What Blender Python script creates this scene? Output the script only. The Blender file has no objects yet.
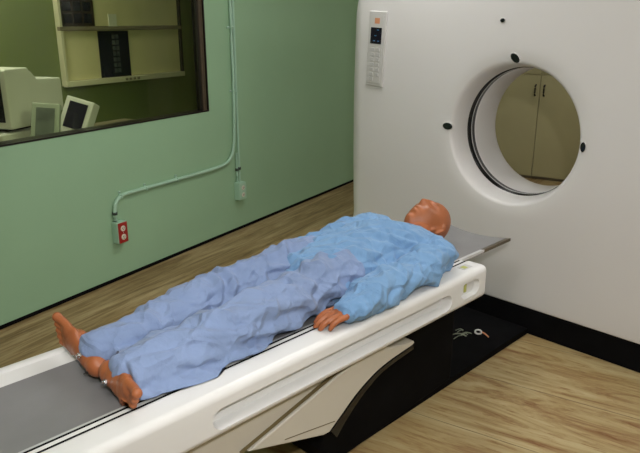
import bpy, bmesh, math, random
from mathutils import Vector, Matrix, noise, geometry
random.seed(4)
COL = bpy.context.scene.collection
PI = math.pi

# ------------------------------------------------------------------ materials
def mat(name, color, rough=.5, spec=.5, metal=0.0, var=0.0, vscale=4.0, bump=0.0, bscale=60.0, coat=0.0, emit=None, estr=0.0, stretch=(1, 1, 1)):
    m = bpy.data.materials.new(name); m.use_nodes = True
    nt = m.node_tree; b = nt.nodes['Principled BSDF']
    b.inputs['Base Color'].default_value = (*color, 1)
    b.inputs['Roughness'].default_value = rough
    b.inputs['Specular IOR Level'].default_value = spec
    b.inputs['Metallic'].default_value = metal
    b.inputs['Coat Weight'].default_value = coat
    tc = nt.nodes.new('ShaderNodeTexCoord'); mp = nt.nodes.new('ShaderNodeMapping')
    mp.inputs['Scale'].default_value = stretch
    nt.links.new(tc.outputs['Object'], mp.inputs['Vector'])
    n = nt.nodes.new('ShaderNodeTexNoise'); n.inputs['Scale'].default_value = vscale; n.inputs['Detail'].default_value = 5
    nt.links.new(mp.outputs[0], n.inputs['Vector'])
    r = nt.nodes.new('ShaderNodeValToRGB')
    r.color_ramp.elements[0].position = .3; r.color_ramp.elements[1].position = .7
    r.color_ramp.elements[0].color = (*[max(0, c * (1 - var)) for c in color], 1)
    r.color_ramp.elements[1].color = (*[min(1, c * (1 + var)) for c in color], 1)
    nt.links.new(n.outputs['Fac'], r.inputs[0]); nt.links.new(r.outputs[0], b.inputs['Base Color'])
    if bump > 0:
        n2 = nt.nodes.new('ShaderNodeTexNoise'); n2.inputs['Scale'].default_value = bscale; n2.inputs['Detail'].default_value = 4
        nt.links.new(mp.outputs[0], n2.inputs['Vector'])
        bp = nt.nodes.new('ShaderNodeBump'); bp.inputs['Strength'].default_value = bump; bp.inputs['Distance'].default_value = .01
        nt.links.new(n2.outputs['Fac'], bp.inputs['Height']); nt.links.new(bp.outputs[0], b.inputs['Normal'])
    if emit:
        b.inputs['Emission Color'].default_value = (*emit, 1); b.inputs['Emission Strength'].default_value = estr
    return m

def floor_mat():
    m = bpy.data.materials.new('wood_vinyl'); m.use_nodes = True
    nt = m.node_tree; b = nt.nodes['Principled BSDF']; L = nt.links.new; N = nt.nodes.new
    b.inputs['Roughness'].default_value = .42; b.inputs['Specular IOR Level'].default_value = .35
    tc = N('ShaderNodeTexCoord')
    def grain(scale_vec, seam_axis, seam_w, dark, mid, light):
        mp = N('ShaderNodeMapping'); mp.inputs['Scale'].default_value = scale_vec; L(tc.outputs['Object'], mp.inputs['Vector'])
        n1 = N('ShaderNodeTexNoise'); n1.inputs['Scale'].default_value = 1.0; n1.inputs['Detail'].default_value = 9; n1.inputs['Roughness'].default_value = .68; n1.inputs['Distortion'].default_value = 1.2
        L(mp.outputs[0], n1.inputs['Vector'])
        r1 = N('ShaderNodeValToRGB'); e = r1.color_ramp.elements
        e[0].position = .34; e[0].color = (*dark, 1); e[1].position = .64; e[1].color = (*light, 1)
        x = r1.color_ramp.elements.new(.48); x.color = (*mid, 1)
        L(n1.outputs['Fac'], r1.inputs[0])
        mp2 = N('ShaderNodeMapping'); mp2.inputs['Scale'].default_value = tuple(v * 5 for v in scale_vec); L(tc.outputs['Object'], mp2.inputs['Vector'])
        n2 = N('ShaderNodeTexNoise'); n2.inputs['Scale'].default_value = 1.0; n2.inputs['Detail'].default_value = 6; n2.inputs['Roughness'].default_value = .7
        L(mp2.outputs[0], n2.inputs['Vector'])
        r2 = N('ShaderNodeValToRGB'); r2.color_ramp.elements[0].position = .33; r2.color_ramp.elements[0].color = (.66, .48, .34, 1)
        r2.color_ramp.elements[1].position = .47; r2.color_ramp.elements[1].color = (1, 1, 1, 1)
        L(n2.outputs['Fac'], r2.inputs[0])
        mx = N('ShaderNodeMixRGB'); mx.blend_type = 'MULTIPLY'; mx.inputs[0].default_value = .85
        L(r1.outputs[0], mx.inputs[1]); L(r2.outputs[0], mx.inputs[2])
        sp = N('ShaderNodeSeparateXYZ'); L(tc.outputs['Object'], sp.inputs[0])
        a = N('ShaderNodeMath'); a.operation = 'DIVIDE'; a.inputs[1].default_value = seam_w; L(sp.outputs[seam_axis], a.inputs[0])
        f = N('ShaderNodeMath'); f.operation = 'FRACT'; L(a.outputs[0], f.inputs[0])
        g = N('ShaderNodeMath'); g.operation = 'LESS_THAN'; g.inputs[1].default_value = .012; L(f.outputs[0], g.inputs[0])
        h = N('ShaderNodeMath'); h.operation = 'MULTIPLY'; h.inputs[1].default_value = .5; L(g.outputs[0], h.inputs[0])
        mx2 = N('ShaderNodeMixRGB'); L(h.outputs[0], mx2.inputs[0]); L(mx.outputs[0], mx2.inputs[1]); mx2.inputs[2].default_value = (.06, .035, .02, 1)
        return mx2, sp
    a, sp = grain((9, 1.3, 1), 0, .46, (.19, .09, .033), (.31, .225, .10), (.40, .325, .17))     # sheets laid across the room
    c, _ = grain((1.0, 12, 1), 1, .9, (.11, .065, .022), (.25, .17, .075), (.42, .32, .17))      # darker strip along the green wall
    gt = N('ShaderNodeMath'); gt.operation = 'GREATER_THAN'; gt.inputs[1].default_value = -1.75; L(sp.outputs[1], gt.inputs[0])
    mx = N('ShaderNodeMixRGB'); L(gt.outputs[0], mx.inputs[0]); L(a.outputs[0], mx.inputs[1]); L(c.outputs[0], mx.inputs[2])
    L(mx.outputs[0], b.inputs['Base Color'])
    return m

def cloth_mat(name, c1, c2, bump=.35):
    m = bpy.data.materials.new(name); m.use_nodes = True
    nt = m.node_tree; b = nt.nodes['Principled BSDF']; L = nt.links.new; N = nt.nodes.new
    b.inputs['Roughness'].default_value = .85; b.inputs['Specular IOR Level'].default_value = .15
    b.inputs['Sheen Weight'].default_value = .12
    tc = N('ShaderNodeTexCoord')
    n = N('ShaderNodeTexNoise'); n.inputs['Scale'].default_value = 6; n.inputs['Detail'].default_value = 5; L(tc.outputs['Object'], n.inputs['Vector'])
    r = N('ShaderNodeValToRGB'); r.color_ramp.elements[0].position = .3; r.color_ramp.elements[1].position = .7
    r.color_ramp.elements[0].color = (*c1, 1); r.color_ramp.elements[1].color = (*c2, 1)
    L(n.outputs['Fac'], r.inputs[0]); L(r.outputs[0], b.inputs['Base Color'])
    v = N('ShaderNodeTexVoronoi'); v.feature = 'DISTANCE_TO_EDGE'; v.inputs['Scale'].default_value = 9
    n3 = N('ShaderNodeTexNoise'); n3.inputs['Scale'].default_value = 9; n3.inputs['Detail'].default_value = 4; n3.inputs['Distortion'].default_value = .8
    nw = N('ShaderNodeTexNoise'); nw.inputs['Scale'].default_value = 5; va = N('ShaderNodeVectorMath'); va.operation = 'MULTIPLY_ADD'; va.inputs[1].default_value = (.15, .15, .15)
    L(tc.outputs['Object'], nw.inputs['Vector']); L(nw.outputs['Color'], va.inputs[0]); L(tc.outputs['Object'], va.inputs[2]); L(va.outputs[0], v.inputs['Vector'])
    L(tc.outputs['Object'], n3.inputs['Vector'])
    mr = N('ShaderNodeMapRange'); mr.inputs[1].default_value = 0; mr.inputs[2].default_value = .12; mr.inputs[3].default_value = .22; mr.inputs[4].default_value = 0; L(v.outputs['Distance'], mr.inputs[0])
    ad = N('ShaderNodeMath'); L(mr.outputs[0], ad.inputs[0]); L(n3.outputs['Fac'], ad.inputs[1])
    bp = N('ShaderNodeBump'); bp.inputs['Strength'].default_value = bump; bp.inputs['Distance'].default_value = .022
    L(ad.outputs[0], bp.inputs['Height']); L(bp.outputs[0], b.inputs['Normal'])
    return m

def glass_mat():
    m = bpy.data.materials.new('window_glass'); m.use_nodes = True
    nt = m.node_tree; L = nt.links.new; N = nt.nodes.new
    out = nt.nodes['Material Output']; nt.nodes.remove(nt.nodes['Principled BSDF'])
    t = N('ShaderNodeBsdfTransparent'); t.inputs[0].default_value = (.86, .90, .78, 1)
    g = N('ShaderNodeBsdfGlossy'); g.inputs['Roughness'].default_value = .02
    lw = N('ShaderNodeLayerWeight'); lw.inputs[0].default_value = .5
    p = N('ShaderNodeMath'); p.operation = 'POWER'; p.inputs[1].default_value = 4.5; L(lw.outputs['Facing'], p.inputs[0])
    f = N('ShaderNodeMath'); f.operation = 'MULTIPLY_ADD'; f.inputs[1].default_value = .9; f.inputs[2].default_value = .02; L(p.outputs[0], f.inputs[0])
    mx = N('ShaderNodeMixShader'); L(f.outputs[0], mx.inputs[0]); L(t.outputs[0], mx.inputs[1]); L(g.outputs[0], mx.inputs[2])
    L(mx.outputs[0], out.inputs[0]); return m

M = dict(
    green=mat('green_wall_paint', (.285, .455, .29), .42, .4, var=.04, vscale=1.5, bump=.05, bscale=90),
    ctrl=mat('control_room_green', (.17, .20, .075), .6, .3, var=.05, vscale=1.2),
    cream=mat('cream_wall_paint', (.62, .58, .48), .7, .3, var=.04),
    ceil=mat('ceiling_paint', (.72, .71, .67), .8, .2, var=.03),
    floor=floor_mat(),
    black=mat('black_rubber', (.0035, .0035, .004), .75, .06, var=.3, vscale=8),
    blackg=mat('black_gloss', (.006, .007, .008), .18, .5, var=.2),
    white=mat('white_gantry_paint', (.63, .622, .62), .42, .5, var=.015, vscale=2),
    tablew=mat('white_table_plastic', (.66, .665, .66), .3, .5, var=.02, vscale=3),
    beige=mat('beige_cover_plastic', (.52, .495, .43), .4, .45, var=.03, vscale=3),
    tan=mat('tan_seam_and_shade', (.13, .10, .045), .6, .3, var=.1),
    pad=mat('grey_cradle', (.20, .20, .205), .42, .4, var=.04, vscale=10, bump=.03, bscale=200),
    rim=mat('pale_rim', (.50, .505, .51), .35, .5, var=.03),
    under=mat('brown_shell', (.075, .055, .03), .4, .4, var=.1),
    skin=mat('orange_vinyl_skin', (.33, .105, .038), .42, .45, var=.14, vscale=14, bump=.06, bscale=80),
    tunic=cloth_mat('blue_tunic_cloth', (.145, .275, .47), (.175, .32, .53), .85),
    trous=cloth_mat('blue_trouser_cloth', (.18, .248, .41), (.215, .29, .47), .8),
    metal=mat('steel', (.62, .64, .66), .22, .5, metal=1, var=.05),
    darkm=mat('dark_bronze_metal', (.014, .012, .010), .4, .4, metal=.2, var=.15),
    jambm=mat('brown_bead', (.075, .055, .035), .45, .4, var=.2, vscale=20),
    conduit=mat('conduit_paint', (.34, .53, .40), .3, .5, var=.05),
    clip=mat('clip_dark', (.035, .05, .04), .5, .3, var=.2),
    scrap=mat('scrap_wire', (.16, .18, .13), .5, .3, var=.3, vscale=30),
    red=mat('red_plate', (.30, .018, .016), .35, .5, var=.05),
    cream2=mat('cream_socket', (.62, .58, .48), .4, .5, var=.03),
    cab=mat('cabinet_laminate', (.43, .39, .225), .5, .4, var=.03, vscale=2),
    pc=mat('putty_plastic', (.60, .59, .55), .45, .4, var=.03, vscale=6),
    pcg=mat('greenish_plastic', (.33, .36, .29), .45, .4, var=.05, vscale=20),
    screen=mat('screen_black', (.008, .007, .016), .15, .5, var=.2),
    screeng=mat('screen_grey', (.11, .125, .11), .3, .5, var=.5, vscale=9),
    viewer=mat('viewer_panel', (.66, .58, .34), .5, .3, var=.06, vscale=3),
    vframe=mat('viewer_frame', (.60, .55, .40), .5, .4, var=.05),
    film=mat('xray_film', (.010, .008, .018), .25, .5, var=.5, vscale=7),
    film2=mat('brown_film', (.035, .022, .016), .35, .5, var=.6, vscale=9),
    filmg=mat('film_print', (.06, .065, .07), .4, .4, var=.3),
    paper=mat('paper_note', (.66, .64, .52), .8, .2, var=.04),
    panel=mat('keypad_white', (.52, .515, .50), .35, .5, var=.02),
    button=mat('keypad_button', (.46, .46, .455), .4, .5, var=.05),
    orange=mat('orange_mark', (.55, .25, .13), .5, .4, var=.05),
    blue=mat('display_segments', (.02, .10, .22), .4, .4, var=.1, emit=(.1, .3, .5), estr=.05),
    yellow=mat('yellow_green_plastic', (.42, .44, .12), .4, .4, var=.1),
    desk=mat('desk_laminate', (.22, .18, .12), .5, .4, var=.05),
    lamp=mat('lamp_diffuser', (.8, .8, .78), .5, .3, emit=(1, .98, .955), estr=6.4),
    lamp3=mat('dim_lamp_diffuser', (.8, .8, .78), .5, .3, emit=(1, .97, .90), estr=3.4),
    lamp2=mat('control_lamp_diffuser', (.8, .8, .78), .5, .3, emit=(1, .97, .88), estr=13.0),
    glass=glass_mat(),
)

# ------------------------------------------------------------------ helpers
def link(name, me, m, parent=None, smooth=False):
    o = bpy.data.objects.new(name, me); COL.objects.link(o)
    if m is not None and not me.materials: me.materials.append(m)
    if parent: o.parent = parent
    if smooth:
        for p in me.polygons: p.use_smooth = True
    return o
def obj(name, bm, m, parent=None, smooth=False):
    me = bpy.data.meshes.new(name); bmesh.ops.recalc_face_normals(bm, faces=bm.faces); bm.to_mesh(me); bm.free()
    return link(name, me, m, parent, smooth)
def thing(name, label, cat, group=None, loc=(0, 0, 0)):
    o = bpy.data.objects.new(name, None); COL.objects.link(o); o.empty_display_size = .05
    o.location = loc
    return tag(o, label, cat, group)
def tag(o, label, cat, group=None):
    o['label'] = label; o['category'] = cat
    if group: o['group'] = group
    return o
def structure(o): o['kind'] = 'structure'; return o
def box(x0, x1, y0, y1, z0, z1, bm=None, bev=0, seg=3):
    """axis-aligned box, optionally rounded, added to bm"""
    b = bmesh.new()
    vs = [b.verts.new((x, y, z)) for x in (x0, x1) for y in (y0, y1) for z in (z0, z1)]
    for f in ((0, 1, 3, 2), (4, 6, 7, 5), (0, 4, 5, 1), (2, 3, 7, 6), (0, 2, 6, 4), (1, 5, 7, 3)): b.faces.new([vs[i] for i in f])
    bmesh.ops.recalc_face_normals(b, faces=b.faces)
    if bev: bmesh.ops.bevel(b, geom=b.edges[:], offset=bev, segments=seg, profile=.5, affect='EDGES')
    if bm is None: return b
    return merge(bm, b)
def merge(bm, b, mtx=None):
    if mtx is not None: bmesh.ops.transform(b, matrix=mtx, verts=b.verts)
    me = bpy.data.meshes.new('tmp'); b.to_mesh(me); b.free(); bm.from_mesh(me); bpy.data.meshes.remove(me); return bm
def xf(b, mtx): bmesh.ops.transform(b, matrix=mtx, verts=b.verts); return b
def prism(poly, y0, y1, bev=0, axis='Y'):
    """polygon in (x,z) extruded along y  (axis 'X': polygon in (y,z) extruded along x)"""
    b = bmesh.new()
    P = (lambda p, q: (p[0], q, p[1])) if axis == 'Y' else (lambda p, q: (q, p[0], p[1]))
    A = [b.verts.new(P(p, y0)) for p in poly]; B = [b.verts.new(P(p, y1)) for p in poly]
    b.faces.new(A); b.faces.new(B[::-1]); n = len(poly)
    for i in range(n): b.faces.new((A[i], B[i], B[(i + 1) % n], A[(i + 1) % n]))
    bmesh.ops.recalc_face_normals(b, faces=b.faces)
    if bev:
        ed = [e for e in b.edges if len(e.link_faces) == 2 and e.calc_face_angle() > .9]
        bmesh.ops.bevel(b, geom=ed, offset=bev, segments=3, profile=.5, affect='EDGES')
    return b
def tube(pts, rad, seg=14, bm=None, up=Vector((0, 0, 1)), caps=True):
    """swept tube; rad: float, list of floats or list of (side, up) pairs"""
    b = bm or bmesh.new(); pts = [Vector(p) for p in pts]; n = len(pts); rings = []
    for i, p in enumerate(pts):
        t = (pts[min(i + 1, n - 1)] - pts[max(i - 1, 0)]).normalized()
        s = t.cross(up)
        if s.length < 1e-3: s = t.cross(Vector((0, 1, 0)))
        s.normalize(); u = s.cross(t).normalized()
        r = rad if isinstance(rad, (int, float)) else rad[i]
        ra, rb = (r, r) if isinstance(r, (int, float)) else r
        rings.append([b.verts.new(p + s * ra * math.cos(2 * PI * k / seg) + u * rb * math.sin(2 * PI * k / seg)) for k in range(seg)])
    for i in range(n - 1):
        for k in range(seg):
            b.faces.new((rings[i][k], rings[i][(k + 1) % seg], rings[i + 1][(k + 1) % seg], rings[i + 1][k]))
    if caps: b.faces.new(rings[0][::-1]); b.faces.new(rings[-1])
    return b
def smooth_path(pts, k=8):
    """Catmull-Rom through pts (any tuple length)"""
    out = []; n = len(pts)
    for i in range(n - 1):
        p0, p1, p2, p3 = pts[max(i - 1, 0)], pts[i], pts[i + 1], pts[min(i + 2, n - 1)]
        for j in range(k):
            t = j / k
            out.append(tuple(.5 * (2 * b + (c - a) * t + (2 * a - 5 * b + 4 * c - d) * t * t + (3 * b - a - 3 * c + d) * t ** 3) for a, b, c, d in zip(p0, p1, p2, p3)))
    out.append(tuple(pts[-1])); return out
def ball(c, r, bm, seg=16, rot=None):
    """ellipsoid"""
    b = bmesh.new(); bmesh.ops.create_uvsphere(b, u_segments=seg, v_segments=seg // 2 + 2, radius=1)
    r = (r, r, r) if isinstance(r, (int, float)) else r
    m = Matrix.Translation(Vector(c)) @ (rot.to_4x4() if rot else Matrix.Identity(4)) @ Matrix.Diagonal((*r, 1))
    return merge(bm, b, m)
def limb(chain, bm, k=8, seg=18):
    """tapering rounded limb: chain of (x,y,z,r_side,r_up)"""
    s = smooth_path(chain, k); tube([p[:3] for p in s], [(p[3], p[4]) for p in s], seg, bm)
    for p in (s[0], s[-1]): ball(p[:3], (min(p[3], p[4]),) * 3, bm)
def lathe(prof, bm=None, seg=24):
    b = bm or bmesh.new(); R = []
    for r, z in prof: R.append([b.verts.new((r * math.cos(2 * PI * k / seg), r * math.sin(2 * PI * k / seg), z)) for k in range(seg)])
    for i in range(len(R) - 1):
        for k in range(seg): b.faces.new((R[i][k], R[i][(k + 1) % seg], R[i + 1][(k + 1) % seg], R[i + 1][k]))
    b.faces.new(R[0][::-1]); b.faces.new(R[-1]); return b
def baked(o):
    """apply an object's modifiers, keeping one clean mesh"""
    bpy.context.view_layer.update()
    ev = o.evaluated_get(bpy.context.evaluated_depsgraph_get()); me = bpy.data.meshes.new_from_object(ev)
    o.modifiers.clear(); o.data = me; return o
def remesh(o, vox, smooth_it=2):
    m = o.modifiers.new('r', 'REMESH'); m.mode = 'VOXEL'; m.voxel_size = vox; m.use_smooth_shade = True
    if smooth_it:
        s = o.modifiers.new('s', 'SMOOTH'); s.iterations = smooth_it; s.factor = .5
    return baked(o)
def cut(o, cutter):
    m = o.modifiers.new('b', 'BOOLEAN'); m.operation = 'DIFFERENCE'; m.solver = 'EXACT'; m.object = cutter
    baked(o); bpy.data.objects.remove(cutter); return o

# ------------------------------------------------------------------ the room frame
# the green wall runs along D, its outside is along NW; the scanner is square to the world axes
A0 = Vector((1.063, 3.596, 0)); ANG = math.atan2(.2339, .9723)
ROOM = Matrix.Translation(A0) @ Matrix.Rotation(ANG, 4, 'Z')       # local (s, t, z)
def room(o): o.matrix_world = ROOM; return o
def W(s, t, z=0): return ROOM @ Vector((s, t, z))

S0, S1, T1 = -3.4, 5.80, -5.3; HC = 2.75; TB = 1.235; WT = .10
WS0, WS1, WZ0, WZ1 = -.75, 1.848, 1.005, 2.05     # the observation window
b = box(S0 - .1, S1 + .1, T1 - .1, TB + .1, -.1, 0); structure(room(obj('floor', b, M['floor'])))
b = box(S0 - .1, S1 + .1, T1 - .1, TB + .1, HC, HC + .1); structure(room(obj('ceiling', b, M['ceil'])))
b = bmesh.new()
for a in ((S0, WS0, 0, HC), (WS1, S1, 0, HC), (WS0, WS1, 0, WZ0), (WS0, WS1, WZ1, HC)): box(a[0], a[1], 0, WT, a[2], a[3], b)
structure(room(obj('wall_left', b, M['green'])))
structure(room(obj('wall_back', box(S1, S1 + .1, T1, TB, 0, HC), M['cream'])))
structure(room(obj('wall_right', box(S0, S1, T1 - .1, T1, 0, HC), M['cream'])))
structure(room(obj('wall_front', box(S0 - .1, S0, T1, TB, 0, HC), M['cream'])))
structure(room(obj('wall_control_room', box(S0, S1, TB, TB + .1, 0, HC), M['ctrl'])))
structure(room(obj('baseboard_left', box(S0, S1, -.006, 0, 0, .022), M['black'])))
# window: dark bronze lining, stop bead and the pane
win = structure(room(obj('window_1', (lambda b: b)(bmesh.new()), M['darkm'])))
fr = bmesh.new()
box(WS0, WS1, -.003, WT, WZ0 - .0, WZ0 + .010, fr); box(WS0, WS1, -.003, WT, WZ1 - .03, WZ1, fr)
box(WS0, WS0 + .07, -.003, WT, WZ0 + .010, WZ1 - .03, fr); box(WS1 - .010, WS1, -.003, WT, WZ0 + .010, WZ1 - .03, fr)
o = obj('window_frame', fr, M['darkm'], win)
for x0, x1, m_ in ((.014, .026, 'jambm'), (.030, .050, 'jambm'), (.054, .072, 'darkm')):
    obj('glazing_bead', box(WS1 - x1, WS1 - x0, .006, .030, WZ0 + .010, WZ1 - .03), M[m_], win)
obj('bead_backing', box(WS1 - .074, WS1 - .010, .0302, .05, WZ0 + .010, WZ1 - .03), M['black'], win)
o = obj('glass_pane', box(WS0 + .07, WS1 - .074, .020, .026, WZ0 + .010, WZ1 - .03), M['glass'], win)

# ------------------------------------------------------------------ things on the green wall
def conduit(name, pts, r, label, clips):
    t = thing(name, label, 'conduit'); t.matrix_world = ROOM
    p = smooth_path(pts, 6)
    obj('pipe', tube(p, r, 12), M['conduit'], t, True)
    for (s, z, horiz) in clips:
        bb = bmesh.new()
        if horiz:
            box(s - .008, s + .008, -.031, 0, z - .013, z + .013, bb, .003); box(s - .009, s + .009, -.008, 0, z + .010, z + .034, bb, .002)
        else:
            box(s - .013, s + .013, -.031, 0, z - .008, z + .008, bb, .003); box(s - .040, s - .010, -.008, 0, z - .009, z + .009, bb, .002)
        obj('clip', bb, M['conduit'], t)
        bb = bmesh.new(); ball((s, -.008, z + .024) if horiz else (s - .027, -.008, z), .005, bb, 10); obj('clip_screw', bb, M['metal'], t, True)
    return t
c1 = conduit('electrical_conduit', [(2.128, -.016, HC), (2.128, -.016, 2.2), (2.128, -.016, 1.6), (2.128, -.016, 1.2), (2.120, -.016, .9), (2.105, -.016, .72), (2.06, -.016, .62), (1.97, -.016, .578), (1.79, -.016, .568),
    (1.4, -.016, .568), (1.05, -.016, .570), (.94, -.016, .565), (.885, -.016, .53), (.868, -.016, .47), (.866, -.016, .41)], .0125,
    'long green painted conduit running down the wall and bending left to the red outlet',
    [(2.128, 1.60, 0), (2.128, 1.13, 0), (1.45, .568, 1), (1.15, .568, 1), (.93, .562, 1), (2.128, 2.2, 0)])
obj('coupling', tube([(.867, -.016, .452), (.867, -.016, .470)], .017, 12), M['clip'], c1, True)
c2 = conduit('electrical_conduit', [(2.160, -.016, HC), (2.160, -.016, 2.0), (2.160, -.016, 1.2), (2.160, -.016, .8), (2.160, -.016, .42), (2.160, -.016, .40)], .009,
    'straight thin green conduit dropping from above to the pale wall box', [])
obj('coupling', tube([(2.160, -.016, .505), (2.160, -.016, .525)], .014, 12), M['clip'], c2, True)
c3 = conduit('electrical_conduit', [(2.128, -.020, .645), (2.129, -.018, .60), (2.130, -.016, .50), (2.130, -.016, .40)], .008,
    'short conduit stub joining the long pipe to the top of the pale wall box', [])
obj('coupling', tube([(2.130, -.016, .500), (2.130, -.016, .520)], .014, 12), M['clip'], c3, True)

def outlet(s0, s1, z0, z1, label, plate, body):
    t = thing('electrical_outlet', label, 'outlet'); t.matrix_world = ROOM
    w = s1 - s0; d = .052
    obj('back_box', box(s0, s1, -d, 0, z0, z1, None, .004), body, t)
    obj('cover_plate', box(s0 + .004, s1 - .002, -d - .006, -d - .0005, z0 + .004, z1 - .004, None, .002), plate, t)
    h = z1 - z0; cx = (s0 + s1) / 2
    for cz in (z0 + h * .30, z0 + h * .70):
        bb = lathe([(.019, 0), (.019, .003), (.017, .0045)]); xf(bb, Matrix.Translation((cx, -d - .006, cz)) @ Matrix.Rotation(PI / 2, 4, 'X'))
        so = obj('socket', bb, M['cream2'], t)
        bb = bmesh.new()
        for dx in (-.006, .006): box(cx + dx - .0015, cx + dx + .0015, -d - .0115, -d - .0103, cz - .002, cz + .008, bb)
        ball((cx, -d - .0108, cz - .008), .0028, bb, 8)
        obj('slot', bb, M['black'], so)
    bb = bmesh.new(); ball((cx, -d - .0065, z0 + h * .5), .003, bb, 8); obj('screw', bb, M['metal'], t, True)
outlet(.845, .925, .262, .405, 'red duplex outlet in a green box low on the green wall', M['red'], M['conduit'])
outlet(2.105, 2.190, .262, .405, 'pale green outlet box low on the wall with two pipes entering its top', M['conduit'], M['conduit'])

# ------------------------------------------------------------------ control room behind the glass
t = thing('film_viewer', 'wall mounted two row x-ray film viewer box behind the window', 'film viewer'); t.matrix_world = ROOM
vs0, vs1, vt = 1.53, 2.87, 1.2
obj('cabinet_case', box(vs0 + .01, vs1, vt + .012, TB, 1.15, 2.06, None, .004), M['darkm'], t)
for (z0, z1) in ((1.19, 1.57), (1.605, 2.03)):
    p = obj('light_panel', box(vs0 + .03, vs1 - .02, vt + .004, vt + .0118, z0, z1), M['viewer'], t)
bb = box(vs0, vs1, vt - .035, vt + .012, 1.145, 1.188, None, .004)
lip = obj('bottom_ledge', bb, M['vframe'], t)
for k in range(4):
    q = obj('switch', box(2.13 + k * .045, 2.155 + k * .045, vt - .040, vt - .0352, 1.158, 1.176), M['desk'], lip)
obj('middle_rail', box(vs0, vs1, vt - .022, vt + .012, 1.572, 1.602, None, .004), M['desk'], t)
obj('side_frame', box(vs0 + .004, vs0 + .030, vt - .02, TB - .001, 1.15, 2.06, None, .004), M['vframe'], t)
obj('side_frame', box(vs1 - .018, vs1 + .008, vt - .02, TB - .001, 1.15, 2.06, None, .004), M['darkm'], t)
def film(s0, s1, z0, z1, m, label, dt=0):
    f = tag(room(obj('xray_film', box(s0, s1, vt - .003 - dt, vt + .0035 - dt, z0, z1), m)), label, 'film', 'x-ray films on the viewer')
    return f
f1 = film(1.905, 2.228, 1.192, 1.566, M['film'], 'dark x-ray film centred in the lower row of the viewer')
f2 = film(1.562, 1.885, 1.606, 2.02, M['film2'], 'brownish x-ray film at the left end of the upper viewer row')
bb = bmesh.new()
for r in range(7):
    for c in range(2): box(2.045 + c * .040, 2.078 + c * .040, vt - .0042, vt - .0031, 1.225 + r * .046, 1.260 + r * .046, bb)
obj('printed_frames', bb, M['filmg'], f1)
bb = bmesh.new()
for r in range(4):
    for c in range(3): box(1.59 + c * .095, 1.665 + c * .095, vt - .0042, vt - .0031, 1.63 + r * .09, 1.70 + r * .09, bb)
obj('printed_frames', bb, M['film'], f2)
n = tag(room(obj('paper_note', box(2.03, 2.115, vt - .0045, vt + .0035, 1.6025, 1.70), M['paper'])), 'small pale paper slip above the middle rail of the film viewer', 'note')

dt = thing('console_desk', 'long control desk beneath the window on the control room side', 'desk'); dt.matrix_world = ROOM
obj('desk_top', box(-.8, 1.8, WT + .01, .86, .86, .895, None, .004), M['desk'], dt)
for s in (-.78, .5, 1.76): obj('support_panel', box(s - .02, s + .02, WT + .03, .82, 0, .859), M['desk'], dt)

# computer case and the big monitor
CT = Matrix.Rotation(math.radians(14), 4, 'Z')
def at(s, t, z, rot=CT): return ROOM @ Matrix.Translation((s, t, z)) @ rot
pcb = thing('computer_case', 'flat putty coloured computer case under the big monitor', 'computer'); pcb.matrix_world = at(.49, .50, .895)
obj('case', box(-.08, .34, -.09, .22, 0, .098, None, .008), M['pc'], pcb)
bb = bmesh.new(); box(-.082, -.0795, -.05, .1, .035, .045, bb); obj('drive_slot', bb, M['black'], pcb)
crt = thing('tube_monitor', 'big putty coloured tube monitor at the left edge of the window', 'monitor'); crt.matrix_world = at(.49, .50, .995) @ Matrix.Scale(1.05, 4)
bb = bmesh.new(); box(.02, .28, -.04, .18, 0, .018, bb, .006); obj('swivel_foot', bb, M['black'], crt)
bb = prism([(-.0, .02), (.17, .02), (.185, .03), (.185, .352), (.17, .36), (0, .36), (-.012, .35), (-.012, .03)], -.10, .28, .008); hs = obj('front_housing', bb, M['pc'], crt)
bb = prism([(.1855, .03), (.27, .05), (.47, .075), (.48, .09), (.48, .268), (.47, .28), (.265, .290), (.220, .335), (.1855, .352)], -.085, .26, .012); obj('rear_housing', bb, M['pc'], crt)
bb = box(-.0165, -.0125, -.065, .245, .06, .325, None, .0015); obj('screen', bb, M['screen'], crt)

def tilted_display(s, t, z, w, h, d, lean, yaw, m, ms, label, roll=0):
    r = Matrix.Rotation(yaw, 4, 'Z') @ Matrix.Rotation(roll, 4, 'Y') @ Matrix.Rotation(-lean, 4, 'X')
    o = thing('display_terminal', label, 'display'); o.matrix_world = at(s, t, z, r)
    obj('case', box(-w / 2, w / 2, 0, d, 0, h, None, .008), m, o)
    obj('screen', box(-w / 2 + w * .17, w / 2 - w * .17, -.004, -.0004, h * .16, h * .88, None, .001), ms, o)
    return o
tilted_display(.600, .24, .932, .165, .25, .05, math.radians(18), math.radians(-50), M['pcg'], M['screeng'], 'small greenish framed display with a grey screen left of the white display', math.radians(5))
tilted_display(.800, .25, .962, .185, .235, .10, math.radians(20), math.radians(-66), M['pc'], M['screen'], 'small white framed display with a black screen tilted back at the sill', math.radians(15))

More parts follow.
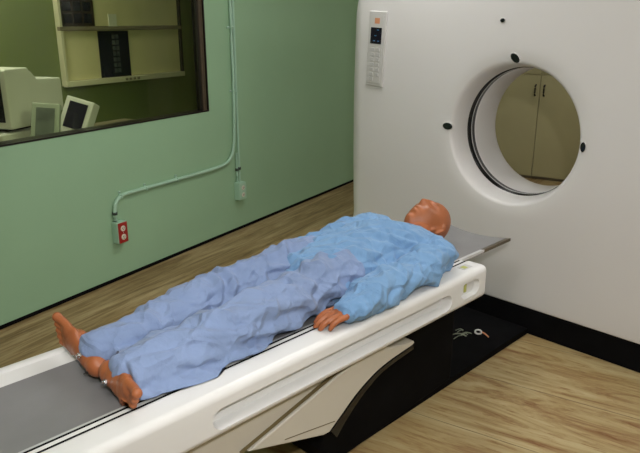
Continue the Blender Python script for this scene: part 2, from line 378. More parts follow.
# ------------------------------------------------------------------ cabinet on the back wall
cb = thing('storage_cabinet', 'olive cream two tier storage cabinet seen through the scanner bore', 'cabinet'); cb.matrix_world = ROOM
cf = 5.23
obj('body', box(cf + .02, S1 - .002, -3.6, -.35, .03, 2.15), M['cab'], cb)
obj('kick', box(cf + .05, S1 - .002, -3.58, -.37, 0, .029), M['desk'], cb)
seams = [-3.59, -3.10, -2.60, -2.10, -1.60, -1.10, -.60 + .25]
for i in range(len(seams) - 1):
    y0, y1 = seams[i], seams[i + 1]
    for z0, z1, hz in ((.035, 1.104, .95), (1.116, 2.14, 1.25)):
        dd = obj('door', box(cf, cf + .0195, y0 + .004, y1 - .004, z0, z1, None, .003), M['cab'], cb)
        side = y0 + .045 if i % 2 == 0 else y1 - .045
        hb = tube(smooth_path([(cf, side, hz - .055), (cf - .028, side, hz - .045), (cf - .03, side, hz), (cf - .028, side, hz + .045), (cf, side, hz + .055)], 4), .0085, 8)
        obj('handle', hb, M['darkm'], dd, True)

# ------------------------------------------------------------------ scanner gantry
GX = 3.10; CY, CZ = 1.69, 1.075; HW = 1.155; GT = 2.03; GB = .148
g = thing('scanner_gantry', 'huge white scanner gantry with a round open bore', 'scanner gantry')
def outline(phi):
    """distance from the bore centre to the housing outline and how rounded the edge is there"""
    dy, dz = math.cos(phi), math.sin(phi)
    best = None; lo, hi = 0, 3
    for _ in range(40):
        mid = (lo + hi) / 2; y = dy * mid; z = CZ + dz * mid
        bul = .035 * math.cos(min(1, abs(z - 1.1) / 1.0) * PI / 2)
        hw = HW - .02 + bul
        r = .34 if z > CZ else .03
        top, bot = GT, GB
        qy = abs(y) - (hw - r); cz = (top - r) if z > CZ else (bot + r)
        qz = (z - cz) if z > CZ else (cz - z)
        ins = (max(qy, 0) ** 2 + max(qz, 0) ** 2) ** .5 + min(max(qy, qz), 0) < r
        if ins: lo = mid
        else: hi = mid
    z = CZ + dz * lo
    k = 1.0 if z > GB + .25 else max(.1, (z - GB) / .25)
    return lo, k
NP = 240
prof_in = [(.46, 4.00), (.40, 3.78), (.350, 3.56), (.345, 3.50), (.345, 3.30), (.346, 3.285)]
prof_out = [(.344, 3.228), (.347, 3.20), (.354, 3.15), (.364, 3.118), (.371, 3.106), (.382, 3.1008)]
bm = bmesh.new(); rings = []
def ring(fn): rings.append([bm.verts.new(fn(2 * PI * k / NP)) for k in range(NP)])
OUT = [outline(2 * PI * k / NP) for k in range(NP)]
def add_r(r, x): ring(lambda p, r=r, x=x: (x, CY + r * math.cos(p), CZ + r * math.sin(p)))
for r, x in prof_out: add_r(r, x)
def add_o(fr):
    vs = []
    for k in range(NP):
        R, e = OUT[k]; p = 2 * PI * k / NP; w = .13 * e
        r = .45 + (R - w - .45) * fr
        vs.append(bm.verts.new((GX + .0, CY + r * math.cos(p), CZ + r * math.sin(p))))
    rings.append(vs)
for fr in (0, .3, .6, .85, 1): add_o(fr)
for a in range(1, 9):
    th = a / 8 * PI / 2; vs = []
    for k in range(NP):
        R, e = OUT[k]; p = 2 * PI * k / NP; w = .13 * e
        r = R - w + w * math.sin(th); x = GX + w * .8 * (1 - math.cos(th))
        vs.append(bm.verts.new((x, CY + r * math.cos(p), CZ + r * math.sin(p))))
    rings.append(vs)
ring(lambda p: (3.95, CY + OUT[round(p / (2 * PI) * NP) % NP][0] * math.cos(p), CZ + OUT[round(p / (2 * PI) * NP) % NP][0] * math.sin(p)))
add_r(.72, 3.96); add_r(.661, 3.95)
for i in range(len(rings) - 1):
    for k in range(NP): bm.faces.new((rings[i][k], rings[i][(k + 1) % NP], rings[i + 1][(k + 1) % NP], rings[i + 1][k]))
hs = obj('front_housing', bm, M['white'], g, True)
for p in hs.data.polygons: p.use_smooth = True
def revolve_x(prof, name, m, parent, n=160):
    b = bmesh.new(); R = []
    for r, x in prof: R.append([b.verts.new((x, CY + r * math.cos(2 * PI * k / n), CZ + r * math.sin(2 * PI * k / n))) for k in range(n)])
    for i in range(len(R) - 1):
        for k in range(n): b.faces.new((R[i][k], R[i][(k + 1) % n], R[i + 1][(k + 1) % n], R[i + 1][k]))
    return obj(name, b, m, parent, True)
revolve_x([(.66, 3.94), (.56, 3.80), (.365, 3.555), (.342, 3.53), (.337, 3.51), (.337, 3.306), (.340, 3.3015), (.355, 3.3015)], 'bore_liner', M['white'], g)
revolve_x([(.355, 3.3005), (.3415, 3.2990), (.3415, 3.2295), (.355, 3.2285)], 'scan_window_ring', M['blackg'], g)
revolve_x([(.3413, 3.272), (.3403, 3.271), (.3403, 3.266), (.3413, 3.265)], 'scan_slit_line', M['rim'], g)
obj('plinth', box(GX + .004, 3.96, CY - HW + .02, CY + HW - .02, 0, GB - .002, None, .004), M['black'], g)
def pos_light(y, z, ra, rb, rot):
    mt = Matrix.Translation((GX, y, z)) @ Matrix.Rotation(rot, 4, 'X') @ Matrix.Rotation(-PI / 2, 4, 'Y')
    def disc(prof, k):
        bb = lathe(prof, None, 32); xf(bb, Matrix.Diagonal((rb + k, ra + k, 1, 1))); return xf(bb, mt)
    rim = obj('alignment_light', disc([(1, 0), (1, .002), (.9, .004)], .0038), M['panel'], g, True)
    obj('lens', disc([(1, .0042), (1, .0052), (.8, .0056)], 0), M['blackg'], rim, True)
pos_light(2.08, 1.082, .032, .019, 0); pos_light(1.700, 1.468, .030, .018, math.radians(40)); pos_light(1.300, 1.066, .013, .024, 0); pos_light(1.788, 1.650, .013, .010, 0)
# hand-set style control panel: local y across, z up
kp = Matrix.Translation((GX, 2.628, 1.272)) @ Matrix.Rotation(math.radians(3), 4, 'X')
def kbox(y0, y1, z0, z1, x0, x1, bev=0): return xf(box(-x1, -x0, y0, y1, z0, z1, None, bev), kp)
pn = obj('control_panel', kbox(-.066, .066, -.004, .430, -.004, .012, .005), M['panel'], g)
obj('recess', kbox(-.052, .052, .012, .413, .0121, .0135, .0004), M['button'], pn)
obj('face', kbox(-.048, .048, .016, .409, .0136, .0150, .0004), M['panel'], pn)
obj('display', kbox(-.042, .042, .245, .338, .0151, .0175, .0006), M['screen'], pn)
for (y, z) in ((-.014, .325), (.004, .292), (-.020, .262), (.012, .262)): obj('display_segment', kbox(y - .007, y + .007, z - .003, z + .002, .0176, .0180), M['blue'], pn)
obj('orange_mark', kbox(-.022, .016, .360, .392, .0151, .0160), M['orange'], pn)
for r in range(7):
    for c in range(2):
        if r == 0 and c == 0: continue
        obj('button', kbox(-.036 + c * .042, -.006 + c * .042, .028 + r * .029, .048 + r * .029, .0151, .0185, .001), M['button'], pn)

# ------------------------------------------------------------------ scanner table
TBL = thing('scanner_table', 'long white patient table with a grey cradle reaching the gantry', 'scanner table', loc=(0, 0, 0))
X0, X1 = -.35, 2.355
obj('frame', box(X0 + .02, X1 - .03, 1.452, 1.898, .50, .598, None, .01), M['tablew'], TBL)
rail = obj('side_rail', box(X0, X1, 1.330, 1.440, .505, .652, None, .026, 6), M['tablew'], TBL, True)
def stadium(xa, xb, zc, h0, h1, y_out, y_in, n=14):
    b = bmesh.new()
    def loop(h, y, grow):
        pts = []
        for k in range(n + 1):
            a = PI / 2 + PI * k / n; pts.append((xa + h0 + h * math.cos(a), y, zc + h * math.sin(a)))
        for k in range(n + 1):
            a = -PI / 2 + PI * k / n; pts.append((xb - h0 + h * math.cos(a), y, zc + h * math.sin(a)))
        return [b.verts.new(p) for p in pts]
    A = loop(h0 + (h0 - h1) * .6, y_out - .012, 0); B = loop(h1, y_in, 0)
    b.faces.new(A); b.faces.new(B[::-1])
    for i in range(len(A)): b.faces.new((A[i], B[i], B[(i + 1) % len(A)], A[(i + 1) % len(A)]))
    return b
cut(rail, obj('cutter', stadium(.905, 2.085, .566, .034, .0315, 1.33, 1.374), M['tablew']))
cut(rail, obj('cutter', stadium(2.150, 2.288, .580, .034, .031, 1.33, 1.354), M['tablew']))
bvm = rail.modifiers.new('bv', 'BEVEL'); bvm.limit_method = 'ANGLE'; bvm.angle_limit = math.radians(38); bvm.width = .004; bvm.segments = 3; baked(rail)
for p in rail.data.polygons: p.use_smooth = True
rail.data.set_sharp_from_angle(angle=math.radians(30))
e = rail.modifiers.new('ws', 'WEIGHTED_NORMAL'); e.keep_sharp = True
obj('side_rail', box(X0, X1, 1.900, 1.945, .505, .640, None, .018, 4), M['tablew'], TBL, True)
obj('groove_shade_strip', box(.905, 2.085, 1.345, 1.3735, .5955, .6005), M['tan'], TBL)  # dark strip added for the shade line under the groove's top lip
obj('release_latch', box(2.205, 2.222, 1.350, 1.3575, .560, .600, None, .002), M['yellow'], TBL)
st = obj('rating_sticker', box(2.225, 2.285, 1.368, 1.405, .6515, .6535), M['rim'], TBL)
obj('sticker_print', box(2.235, 2.262, 1.374, 1.399, .6536, .6540), M['yellow'], st)
# seals between cradle and rail
obj('edge_seal', box(X0 + .01, X1 - .01, 1.4405, 1.4475, .60, .640), M['black'], TBL)
obj('edge_strip', box(X0 + .01, X1 - .005, 1.448, 1.4655, .60, .6385, None, .002), M['tablew'], TBL)
obj('edge_seal', box(X0 + .01, X1 - .01, 1.466, 1.4757, .60, .6365), M['black'], TBL)
# cradle: concave grey deck with pale rims
CX1 = 2.80
def deck(y0, y1, x0, x1, thick, nseg, zoff=0.0):
    poly = []
    for k in range(nseg + 1):
        y = y0 + (y1 - y0) * k / nseg; poly.append((y, .608 + .022 * ((y - 1.672) / .19) ** 2 + zoff))
    for k in range(nseg, -1, -1):
        y = y0 + (y1 - y0) * k / nseg; poly.append((y, .608 + .022 * ((y - 1.672) / .19) ** 2 - thick + zoff))
    return prism(poly, x0, x1, 0, 'X')
cr = obj('cradle', deck(1.500, 1.842, X0, CX1, .006, 24), M['pad'], TBL)
obj('cradle_shell', deck(1.488, 1.856, 2.30, CX1 - .004, .013, 24, -.0065), M['under'], cr)
obj('cradle_rim', deck(1.476, 1.4995, X0, 2.56, .012, 3), M['rim'], cr)
obj('cradle_rim', deck(1.476, 1.4995, 2.5605, CX1, .014, 3, -.001), M['under'], cr)
obj('cradle_rim', deck(1.8425, 1.898, X0, 2.56, .008, 4, -.003), M['tablew'], cr)
# covers and lift
obj('lower_cover', prism([(X0 + .03, .499), (1.60, .499), (1.50, .468), (1.05, .352), (.9, .33), (X0 + .03, .33)], 1.400, 1.900, .008), M['beige'], TBL)
obj('cover_seam', prism([(1.055, .366), (1.618, .500), (1.60, .5), (1.042, .368 - .006)], 1.386, 1.42), M['tan'], TBL)
lc = smooth_path([(1.43, .250), (1.49, .290), (1.59, .352), (1.72, .398), (1.90, .418)], 5)
poly = [(1.062, .360)] + [(1.40, .252)] + lc + [(1.915, .424), (1.912, .434), (1.86, .440), (1.76, .462), (1.70, .499), (1.63, .499)]
obj('lift_cover', prism(poly, 1.380, 1.899, .006), M['beige'], TBL)
obj('cover_crease', prism([(1.215, .330), (1.455, .2855), (1.455, .283), (1.215, .3275)], 1.3785, 1.3815), M['tan'], TBL)
obj('cover_edge_trim', prism(smooth_path([(1.44, .248), (1.50, .283), (1.60, .344), (1.72, .388), (1.91, .412)], 5) + smooth_path([(1.915, .395), (1.73, .372), (1.62, .325), (1.53, .262), (1.47, .205)], 5), 1.384, 1.895), M['blackg'], TBL)
ped = [(1.50, .03), (1.475, .10), (1.49, .19), (1.55, .26), (1.66, .34), (1.80, .385), (2.00, .41), (2.30, .42), (2.34, .40), (2.34, .042), (1.52, .0)]
obj('lift_pedestal', prism(ped, 1.47, 1.88, .012), M['black'], TBL)
obj('base_plate', prism([(1.60, 0), (3.10, 0), (3.10, .035), (1.66, .035), (1.60, .02)], 1.485, 2.02), M['black'], TBL)
# small cable fitting left lying on the base plate
cf_ = thing('cable_connector', 'tiny white looped cable end lying on the black table base', 'connector')
loop = [(2.85 + .022 * math.cos(a), 1.64 + .015 * math.sin(a), .0455 + .004 * math.sin(a)) for a in [2 * PI * k / 20 for k in range(21)]]
obj('loop', tube(loop, .005, 8), M['panel'], cf_, True)
obj('tail', tube(smooth_path([(2.865, 1.627, .044), (2.86, 1.60, .041), (2.845, 1.575, .0405)], 4), .004, 8), M['orange'], cf_, True)
sc = bmesh.new()
for k in range(9):
    x = 2.79 + random.uniform(-.035, .035); y = 1.69 + random.uniform(-.035, .035); a_ = 2.4 + random.uniform(-.7, .7); l_ = random.uniform(.03, .075)
    c_, s_2 = math.cos(a_) * l_, math.sin(a_) * l_
    tube(smooth_path([(x, y, .0405), (x + c_ * .5 + .006, y + s_2 * .5, .047), (x + c_, y + s_2, .0405)], 4), .0024, 6, sc)
tag(obj('cable_scrap', sc, M['scrap']), 'dull frayed scrap of cable beside the white loop on the black base', 'cable')

# ------------------------------------------------------------------ the mannequin
P = thing('mannequin', 'orange skinned training mannequin in blue hospital clothes lying face up on the table', 'mannequin', loc=(1.6, 1.68, .62))
P0 = Matrix.Translation((-1.6, -1.68, -.62))

def table_z(y):
    if 1.487 < y < 1.888: return .6115 + .022 * ((y - 1.672) / .19) ** 2
    return .6555 if y < 1.6 else .6445
def rest(me):
    for v in me.vertices:
        lim = max(table_z(v.co.y - .006), table_z(v.co.y + .006))
        if v.co.z < lim: v.co.z = lim
    me.update()

# --- head sculpted as a displaced sphere, local r (to its left), f (face), u (crown)
def g3(v, c, s):
    return math.exp(-sum(((a - b) / q) ** 2 for a, b, q in zip(v, c, s)))
def head(bm, mtx):
    b = bmesh.new(); bmesh.ops.create_uvsphere(b, u_segments=96, v_segments=72, radius=1)
    for v in b.verts:
        r, f, u = v.co
        R = r * .077; F = f * .094; U = u * .112
        if u > 0:                                   # skull: full at the back, rounder forehead
            F *= 1.02; F -= .004
            R *= 1 + .04 * (1 - abs(u))
        else:
            k = -u
            R *= 1 - .30 * k ** 1.4                 # jaw narrows
            if f < 0: F *= 1 - .30 * k              # nape
            else: F *= 1 - .06 * k
            U *= 1.06
        q = (R, F, U)
        ax = abs(R)
        if f > 0:
            n_ = .019 * g3((R, 0, U), (0, 0, -.020), (.0125, 1, .014)) + .013 * g3((R, 0, U), (0, 0, .006), (.009, 1, .022))
            n_ += -.012 * g3((ax, 0, U), (.031, 0, .012), (.015, 1, .011))
            n_ += .0055 * g3((ax, 0, U), (.031, 0, .011), (.010, 1, .006))
            n_ += .006 * g3((ax, 0, U), (.026, 0, .030), (.022, 1, .008))
            n_ += .006 * g3((ax, 0, U), (.046, 0, -.020), (.015, 1, .015))
            n_ += .0085 * g3((R, 0, U), (0, 0, -.050), (.024, 1, .006)) + .0085 * g3((R, 0, U), (0, 0, -.064), (.020, 1, .006))
            n_ += -.004 * g3((R, 0, U), (0, 0, -.0570), (.026, 1, .003))
            n_ += -.004 * g3((R, 0, U), (0, 0, -.080), (.022, 1, .006))
            n_ += .013 * g3((R, 0, U), (0, 0, -.100), (.026, 1, .016))
            F += n_
        v.co = (R, F, U)
    merge(bm, b, mtx)
    for s in (-1, 1):                               # ears
        for (c, rr) in (((s * .076, -.010, -.004), (.008, .020, .031)), ((s * .083, -.021, .000), (.008, .008, .028)), ((s * .082, -.008, .026), (.007, .016, .008)), ((s * .079, -.004, -.030), (.008, .010, .011))):
            e = bmesh.new(); ball((0, 0, 0), rr, e, 16)
            merge(bm, e, mtx @ Matrix.Translation(c) @ Matrix.Rotation(s * .25, 4, 'Z'))
def frame_m(o, fx, fy, fz):
    m = Matrix.Identity(4)
    for i, a in enumerate((fx, fy, fz)): m[0][i], m[1][i], m[2][i] = a
    m[0][3], m[1][3], m[2][3] = o
    return m
HEADC = Vector((2.474, 1.745, .722))
crown = Vector((.955, -.27, .10)).normalized(); face = Vector((-.08, .06, 1)); face = (face - crown * face.dot(crown)).normalized(); left = face.cross(crown) * -1
left = crown.cross(face) * -1
body = bmesh.new()
head(body, frame_m(HEADC, left, face, crown) @ Matrix.Scale(1.12, 4))

# --- trunk and limbs
limb([(2.45, 1.735, .705, .052, .055), (2.38, 1.72, .700, .052, .052), (2.30, 1.705, .700, .060, .055)], body)
limb([(2.29, 1.705, .695, .10, .045), (2.22, 1.695, .700, .150, .060), (2.10, 1.68, .710, .155, .082), (1.92, 1.675, .708, .135, .085), (1.74, 1.67, .705, .140, .082), (1.62, 1.67, .700, .150, .078)], body)
limb([(1.64, 1.755, .700, .080, .078), (1.42, 1.765, .706, .060, .062), (1.22, 1.765, .700, .045, .048), (1.10, 1.757, .692, .045, .045), (.96, 1.746, .686, .038, .040), (.84, 1.74, .682, .033, .035), (.80, 1.74, .680, .034, .036)], body)
limb([(1.64, 1.595, .700, .080, .078), (1.42, 1.570, .704, .060, .060), (1.22, 1.555, .698, .045, .045), (1.10, 1.565, .690, .045, .043), (.96, 1.580, .686, .038, .038), (.86, 1.595, .682, .033, .035), (.80, 1.605, .678, .034, .036)], body)
limb([(2.20, 1.53, .705, .048, .046), (2.12, 1.470, .708, .044, .044), (1.95, 1.412, .704, .040, .040), (1.86, 1.402, .700, .038, .036), (1.72, 1.392, .698, .035, .032), (1.57, 1.356, .700, .026, .022)], body)
limb([(2.20, 1.85, .705, .048, .046), (2.12, 1.885, .706, .044, .044), (1.95, 1.925, .704, .040, .040), (1.86, 1.925, .698, .038, .036), (1.72, 1.915, .692, .035, .032), (1.60, 1.90, .690, .026, .022)], body)

# --- hands
def hand(bm, wrist, fwd, up, side, scale=1.0, curl=1.0):
    """side points to the thumb; palm faces -up"""
    w = Vector(wrist); f = Vector(fwd).normalized(); u = Vector(up).normalized(); s = Vector(side).normalized()
    def q(a, b, c): return w + (f * a + s * b + u * c) * scale
    rot = Matrix((f, s, u)).transposed()
    ball(q(.045, .0, -.002), (.046 * scale, .036 * scale, .015 * scale), bm, 20, rot)
    ball(q(.070, .004, .002), (.024 * scale, .040 * scale, .013 * scale), bm, 20, rot)
    ball(q(.012, .0, .0), (.030 * scale, .026 * scale, .018 * scale), bm, 18, rot)
    L = [(.031, .034, .024, .018, .0098), (.0105, .038, .026, .019, .0100), (-.0105, .036, .025, .018, .0097), (-.030, .028, .020, .015, .0088)]
    for i, (yy, l1, l2, l3, r) in enumerate(L):
        k = (q(.078 - .004 * abs(i - 1) - (.006 if i == 3 else 0), yy, .002))
        sp = (yy * .9)
        pts = [k]; a = -.10 * curl; spread = s * sp
        for l, da in ((l1, .0), (l2, -.42 * curl), (l3, -.45 * curl)):
            a += da; pts.append(pts[-1] + ((f * math.cos(a) + u * math.sin(a)) + spread * 1.1).normalized() * l * scale)
        rr = [r * 1.08, r * 1.02, r * .96, r * .82]
        ch = [(*p, x * scale, x * scale) for p, x in zip(pts, rr)]
        limb(ch, bm, 5, 12)
        ball(k + u * .003, r * 1.15 * scale, bm, 12)
    th = [q(.018, .026, -.004), q(.042, .046, -.010), q(.070, .056, -.016), q(.092, .054, -.022)]
    limb([(*p, x * scale, x * scale) for p, x in zip(th, (.015, .0125, .0105, .0088))], bm, 5, 12)
hand(body, (1.560, 1.352, .705), (-.93, .36, -.12), (-.10, -.04, 1), (.42, .90, .04), 1.16, .85)
hand(body, (1.59, 1.90, .690), (-1, -.02, -.12), (-.12, .04, 1), (0, -1, .04), .98, 1.0)

# --- feet: toe direction, sole normal (pointing out of the sole), medial side
def foot(bm, heel, toe, sole, scale=1.0):
    h = Vector(heel); t = Vector(toe).normalized(); n = Vector(sole); n = (n - t * n.dot(t)).normalized()
    def fr(medial):
        m = Vector(medial); m = (m - t * m.dot(t) - n * m.dot(n)).normalized(); return m
    return h, t, n, fr
def build_foot(bm, heel, toe, sole, medial, ankle, sc=1.0):
    h, t, n, fr = foot(bm, heel, toe, sole); m = fr(medial)
    rot = Matrix((t, m, n)).transposed()
    def q(a, b, c): return h + (t * a + m * b + n * c) * sc
    def bb(a, b, c, ra, rb, rc): ball(q(a, b, c), (ra * sc, rb * sc, rc * sc), bm, 20, rot)
    bb(.016, 0, -.026, .040, .036, .032)                       # heel
    bb(.055, -.002, -.026, .055, .035, .030); bb(.100, -.004, -.026, .058, .040, .027); bb(.085, .002, -.046, .070, .034, .032)
    bb(.145, .000, -.020, .050, .048, .021); bb(.170, .014, -.016, .034, .032, .018); bb(.160, -.020, -.017, .036, .028, .017)
    bb(.045, .0, -.052, .045, .036, .038); bb(.120, .0, -.040, .060, .038, .026)
    for i, (yy, ll, r) in enumerate(((.032, .238, .0150), (.009, .230, .0112), (-.010, .221, .0105), (-.027, .210, .0100), (-.042, .197, .0095))):
        base = q(.170 - .009 * i, yy * .95, -.016); tip = q(ll, yy, -.010); mid = (base + tip) / 2 - n * .003 * sc
        limb([(*base, r * sc, r * sc), (*mid, r * .95 * sc, r * .95 * sc), (*tip, r * .98 * sc, r * .98 * sc)], bm, 4, 12)
        ball(tip, r * 1.08 * sc, bm, 12)
    limb([(*q(.030, 0, -.040), .034, .034), (*(q(.040, 0, -.065) + Vector(ankle)) / 2, .034, .034), (*ankle, .034, .036)], bm, 5, 16)
    return q
qr = build_foot(body, (.728, 1.690, .656), (-.03, .945, .33), (-1, -.10, .0), (0, -.33, .94), Vector((.80, 1.735, .684)), .98)
ql = build_foot(body, (.735, 1.648, .670), (-.10, -1, .02), (-1, .1, .15), (0, 0, 1), Vector((.815, 1.605, .684)), .98)

bo = remesh(obj('body', body, M['skin'], P), .0034, 3)
rest(bo.data); bo.data.transform(P0)
def bolt(q, a, b_, c, m, n, r=.007):
    bb = bmesh.new(); tube([q(a, b_, c), q(a, b_, c + .006)], r * 1.3, 6, bb); tube([q(a, b_, c + .006), q(a, b_, c + .013)], r * .8, 12, bb)
    obj('bolt', xf(bb, P0), m, P)
bolt(ql, .062, -.006, .004, M['metal'], 0); bolt(qr, .060, .020, .004, M['metal'], 0); bolt(qr, .004, -.004, .008, M['darkm'], 0, .003)

# --- clothing: baggy volumes, voxel-joined, then folded
def fold_field(v, dirv, sc, seed, sharp=4.5, stretch=.14, warp=.35):
    """creases running along dirv: sharp ridges where stretched noise crosses zero"""
    d = Vector(dirv).normalized(); a = v.dot(d); w = v - d * a
    wv = noise.noise_vector(v * 2.6 + Vector((seed, 2, 5))) * warp
    n_ = noise.noise(Vector((seed, 0, 0)) + w * sc + d * a * sc * stretch + wv)
    return max(0, 1 - abs(n_) * sharp) ** 1.3
def soft(a, b, x): t_ = max(0, min(1, (x - a) / (b - a))); return t_ * t_ * (3 - 2 * t_)

tr = bmesh.new()
limb([(1.70, 1.755, .725, .105, .105), (1.55, 1.765, .722, .100, .103), (1.36, 1.775, .718, .088, .088), (1.20, 1.772, .712, .078, .080), (1.04, 1.765, .702, .070, .072), (.92, 1.750, .692, .068, .066), (.795, 1.742, .684, .078, .066)], tr, 8, 28)
limb([(1.70, 1.590, .722, .105, .105), (1.56, 1.580, .720, .108, .098), (1.40, 1.560, .712, .098, .090), (1.22, 1.548, .704, .092, .080), (1.05, 1.540, .694, .092, .068), (.93, 1.558, .688, .102, .064), (.775, 1.578, .684, .108, .058)], tr, 8, 28)
limb([(1.80, 1.67, .715, .150, .085), (1.62, 1.67, .71, .165, .085)], tr, 8, 28)
limb([(1.55, 1.67, .68, .12, .05), (1.20, 1.67, .655, .10, .03)], tr, 6, 20)
ball((1.56, 1.585, .755), (.075, .055, .050), tr)
ball((1.10, 1.50, .655), (.20, .075, .028), tr); ball((.93, 1.47, .650), (.15, .060, .026), tr); ball((.80, 1.475, .655), (.05, .045, .022), tr)
TRW = obj('trousers', tr, M['trous'], None)
remesh(TRW, .0052, 8)
def drape(o, fn):
    me = o.data
    nrm = [v.normal.copy() for v in me.vertices]
    for v, n_ in zip(me.vertices, nrm):
        h = fn(v.co)
        v.co += n_ * h
    rest(me)
def f_tr(v):
    near = v.y < 1.655
    q = noise.noise(v * 4 + Vector((9, 1, 2)))
    h = .010 * fold_field(v, (1, .25 if near else -.1, 0), 8, 3.1) + .008 * fold_field(v, (.8, -.6, .3), 9, 9.7) + .004 * fold_field(v, (.5, .8, .2), 14, 5.2)
    h -= .010 * fold_field(v, (.9, -.35, .2), 7, 15.3, 6) + .006 * fold_field(v, (.6, .7, .2), 9, 21.4, 6)
    h *= .45 + .55 * soft(.80, .92, v.x)
    h += .016 * noise.noise(v * 5 + Vector((3, 1, 7)))
    k = math.exp(-((v.x - 1.27) / .075) ** 2) * (0 if near else 1)                    # bunching at the far knee
    h += .010 * k * math.sin((v.x - .5 * (v.z - .7) + .2 * v.y) * 115 + 2 * q)
    k = math.exp(-((v.x - .93) / .06) ** 2) * (0 if near else 1)                      # creases above the far ankle
    h += .009 * k * math.sin((v.x * .8 + .6 * v.y) * 95 + 2 * q)
    h += .009 * math.exp(-((v.x - 1.60) / .07) ** 2) * math.sin((v.x * .7 - v.y * .9 + v.z * .6) * 70 + 3 * q)
    # long diagonal drag folds from the near knee to the hem
    if near:
        u_ = (v.x - 1.1) * .25 + (v.z - .68) * 1.0 + (v.y - 1.55) * .3
        h += .008 * math.sin(u_ * 90 + 3 * q) * soft(.86, 1.0, v.x) * (1 - soft(1.30, 1.45, v.x))
        u2 = (v.x - 1.4) * .8 + (v.z - .68) * .9
        h += .008 * math.sin(u2 * 55 + 4 * q) * soft(1.28, 1.40, v.x) * (1 - soft(1.50, 1.56, v.x))
    h += .007 * math.exp(-((v.x - .755) / .018) ** 2)
    return h - .004
drape(TRW, f_tr)
TRW.parent = P; TRW.data.transform(P0)

tu = bmesh.new()
limb([(2.335, 1.712, .690, .085, .050), (2.30, 1.71, .696, .135, .060), (2.22, 1.695, .706, .195, .078), (2.10, 1.68, .724, .200, .106), (1.94, 1.675, .724, .185, .110), (1.78, 1.672, .722, .182, .108), (1.66, 1.672, .716, .185, .104), (1.56, 1.672, .706, .180, .094)], tu, 8, 36)
limb([(2.215, 1.525, .708, .070, .064), (2.13, 1.465, .714, .076, .066), (2.00, 1.425, .716, .078, .066), (1.87, 1.410, .712, .076, .062), (1.72, 1.402, .710, .074, .058), (1.60, 1.386, .706, .068, .052), (1.515, 1.372, .702, .062, .047)], tu, 8, 28)
limb([(2.23, 1.850, .712, .076, .068), (2.16, 1.885, .720, .078, .072), (2.00, 1.905, .714, .074, .066), (1.87, 1.905, .708, .070, .062), (1.72, 1.895, .704, .066, .056), (1.62, 1.89, .700, .058, .048)], tu, 8, 28)
limb([(2.10, 1.50, .70, .06, .05), (1.80, 1.49, .69, .06, .045)], tu, 6, 20)
TU = obj('tunic', tu, M['tunic'], None)
remesh(TU, .0052, 8)
def f_tu(v):
    arm = 1 - soft(1.47, 1.53, v.y)
    q = noise.noise(v * 5 + Vector((4, 7, 1)))
    h = .010 * fold_field(v, (.55, -.75, .2), 7, 1.3) + .008 * fold_field(v, (.25, .95, 0), 8, 6.1) + .005 * fold_field(v, (.9, .2, -.3), 13, 2.4)
    h -= .009 * fold_field(v, (.7, -.6, .1), 8, 17.7, 6) + .007 * fold_field(v, (.1, .9, .2), 9, 23.1, 6)
    dx, dy = v.x - 2.02, v.y - 1.52
    q_ = dx * .62 + dy * .78; p_ = dx * .78 - dy * .62
    h += .015 * math.exp(-(q_ / .055) ** 2 - ((p_) / .15) ** 2) * math.sin(q_ * 105 + 2 * q)   # pulled folds from the armpit
    h += .0045 * math.exp(-((v.x - 1.78) / .13) ** 2) * math.sin((v.x * .5 + v.y * .85) * 140 + 3 * q) * (1 - arm)
    h += arm * (.009 * fold_field(v, (.5, 0, 1), 10, 8.8) + .008 * fold_field(v, (1, 0, -.6), 8, 4.8) - .009 * fold_field(v, (.8, 0, .8), 8, 31.0, 6))
    h += .014 * noise.noise(v * 5)
    h += .005 * math.exp(-((v.x - (1.485 if v.y < 1.44 else 1.545)) / .014) ** 2)
    return h - .004
drape(TU, f_tu)
TU.parent = P; TU.data.transform(P0)

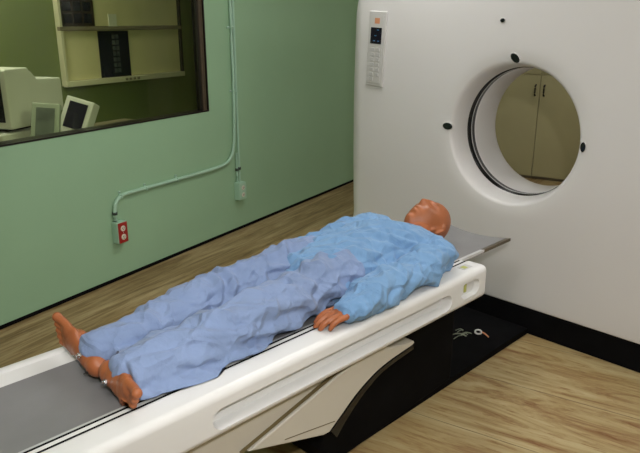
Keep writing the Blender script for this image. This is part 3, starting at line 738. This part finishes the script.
# ------------------------------------------------------------------ lights
for i, (s, t_) in enumerate(((-1.6, -2.4), (-1.2, -4.2), (1.3, -1.6), (1.3, -3.7), (4.9, -1.9), (4.7, -3.9))):  # unseen lamps added overhead, placed and dimmed to balance the room's brightness
    lab = ['ceiling light behind the camera nearer the green wall', 'ceiling light behind the camera nearer the cream wall', 'ceiling light above the foot half of the table by the green wall', 'ceiling light in the middle of the room near the cream wall', 'ceiling light behind the gantry near the green wall', 'ceiling light behind the gantry near the cream wall'][i]  # labels of the added lamps, all of them unseen
    l = thing('unseen_ceiling_light', lab, 'light', 'ceiling lights'); l.matrix_world = ROOM @ Matrix.Translation((s, t_, HC))
    obj('frame', box(-.62, .62, -.32, .32, -.03, -.0), M['vframe'], l); obj('diffuser', box(-.58, .58, -.28, .28, -.036, -.0305), M['lamp' if i < 4 else 'lamp3'], l)
l = thing('unseen_ceiling_light', 'ceiling light inside the control room', 'light', 'ceiling lights'); l.matrix_world = ROOM @ Matrix.Translation((.4, .75, HC))  # unseen lamp, its strength set to brighten the control room
obj('frame', box(-.62, .62, -.2, .2, -.03, 0), M['vframe'], l); obj('diffuser', box(-.58, .58, -.17, .17, -.036, -.0305), M['lamp2'], l)

fl = bpy.data.lights.new('camera_flash', 'SPOT'); fl.energy = 58; fl.spot_size = math.radians(95); fl.spot_blend = .9; fl.shadow_soft_size = .03; fl.color = (1, .97, .93)
fo = bpy.data.objects.new('camera_flash', fl); COL.objects.link(fo)

w = bpy.data.worlds.new('world'); bpy.context.scene.world = w; w.use_nodes = True
w.node_tree.nodes['Background'].inputs[0].default_value = (.8, .85, 1, 1); w.node_tree.nodes['Background'].inputs[1].default_value = .05

# ------------------------------------------------------------------ camera
cam = bpy.data.cameras.new('camera'); co = bpy.data.objects.new('camera', cam); COL.objects.link(co)
cam.sensor_width = 36; cam.sensor_fit = 'HORIZONTAL'; cam.lens = 650 / 640 * 36; cam.clip_start = .02
th = math.radians(17.6); psi = math.radians(45)
F = Vector((math.cos(psi) * math.cos(th), math.sin(psi) * math.cos(th), -math.sin(th)))
co.location = (0, 0, 1.65); co.rotation_euler = F.to_track_quat('-Z', 'Y').to_euler()
bpy.context.scene.camera = co
R_ = Vector((math.sin(psi), -math.cos(psi), 0))
fo.location = Vector((0, 0, 1.65)) + R_ * .12 + Vector((0, 0, .30)); fo.rotation_euler = (F + Vector((0, 0, -.02))).to_track_quat('-Z', 'Y').to_euler()
sc_ = bpy.context.scene
sc_.view_settings.view_transform = 'Standard'; sc_.view_settings.look = 'None'; sc_.view_settings.gamma = 1; sc_.view_settings.use_curve_mapping = False
sc_.view_settings.exposure = .88
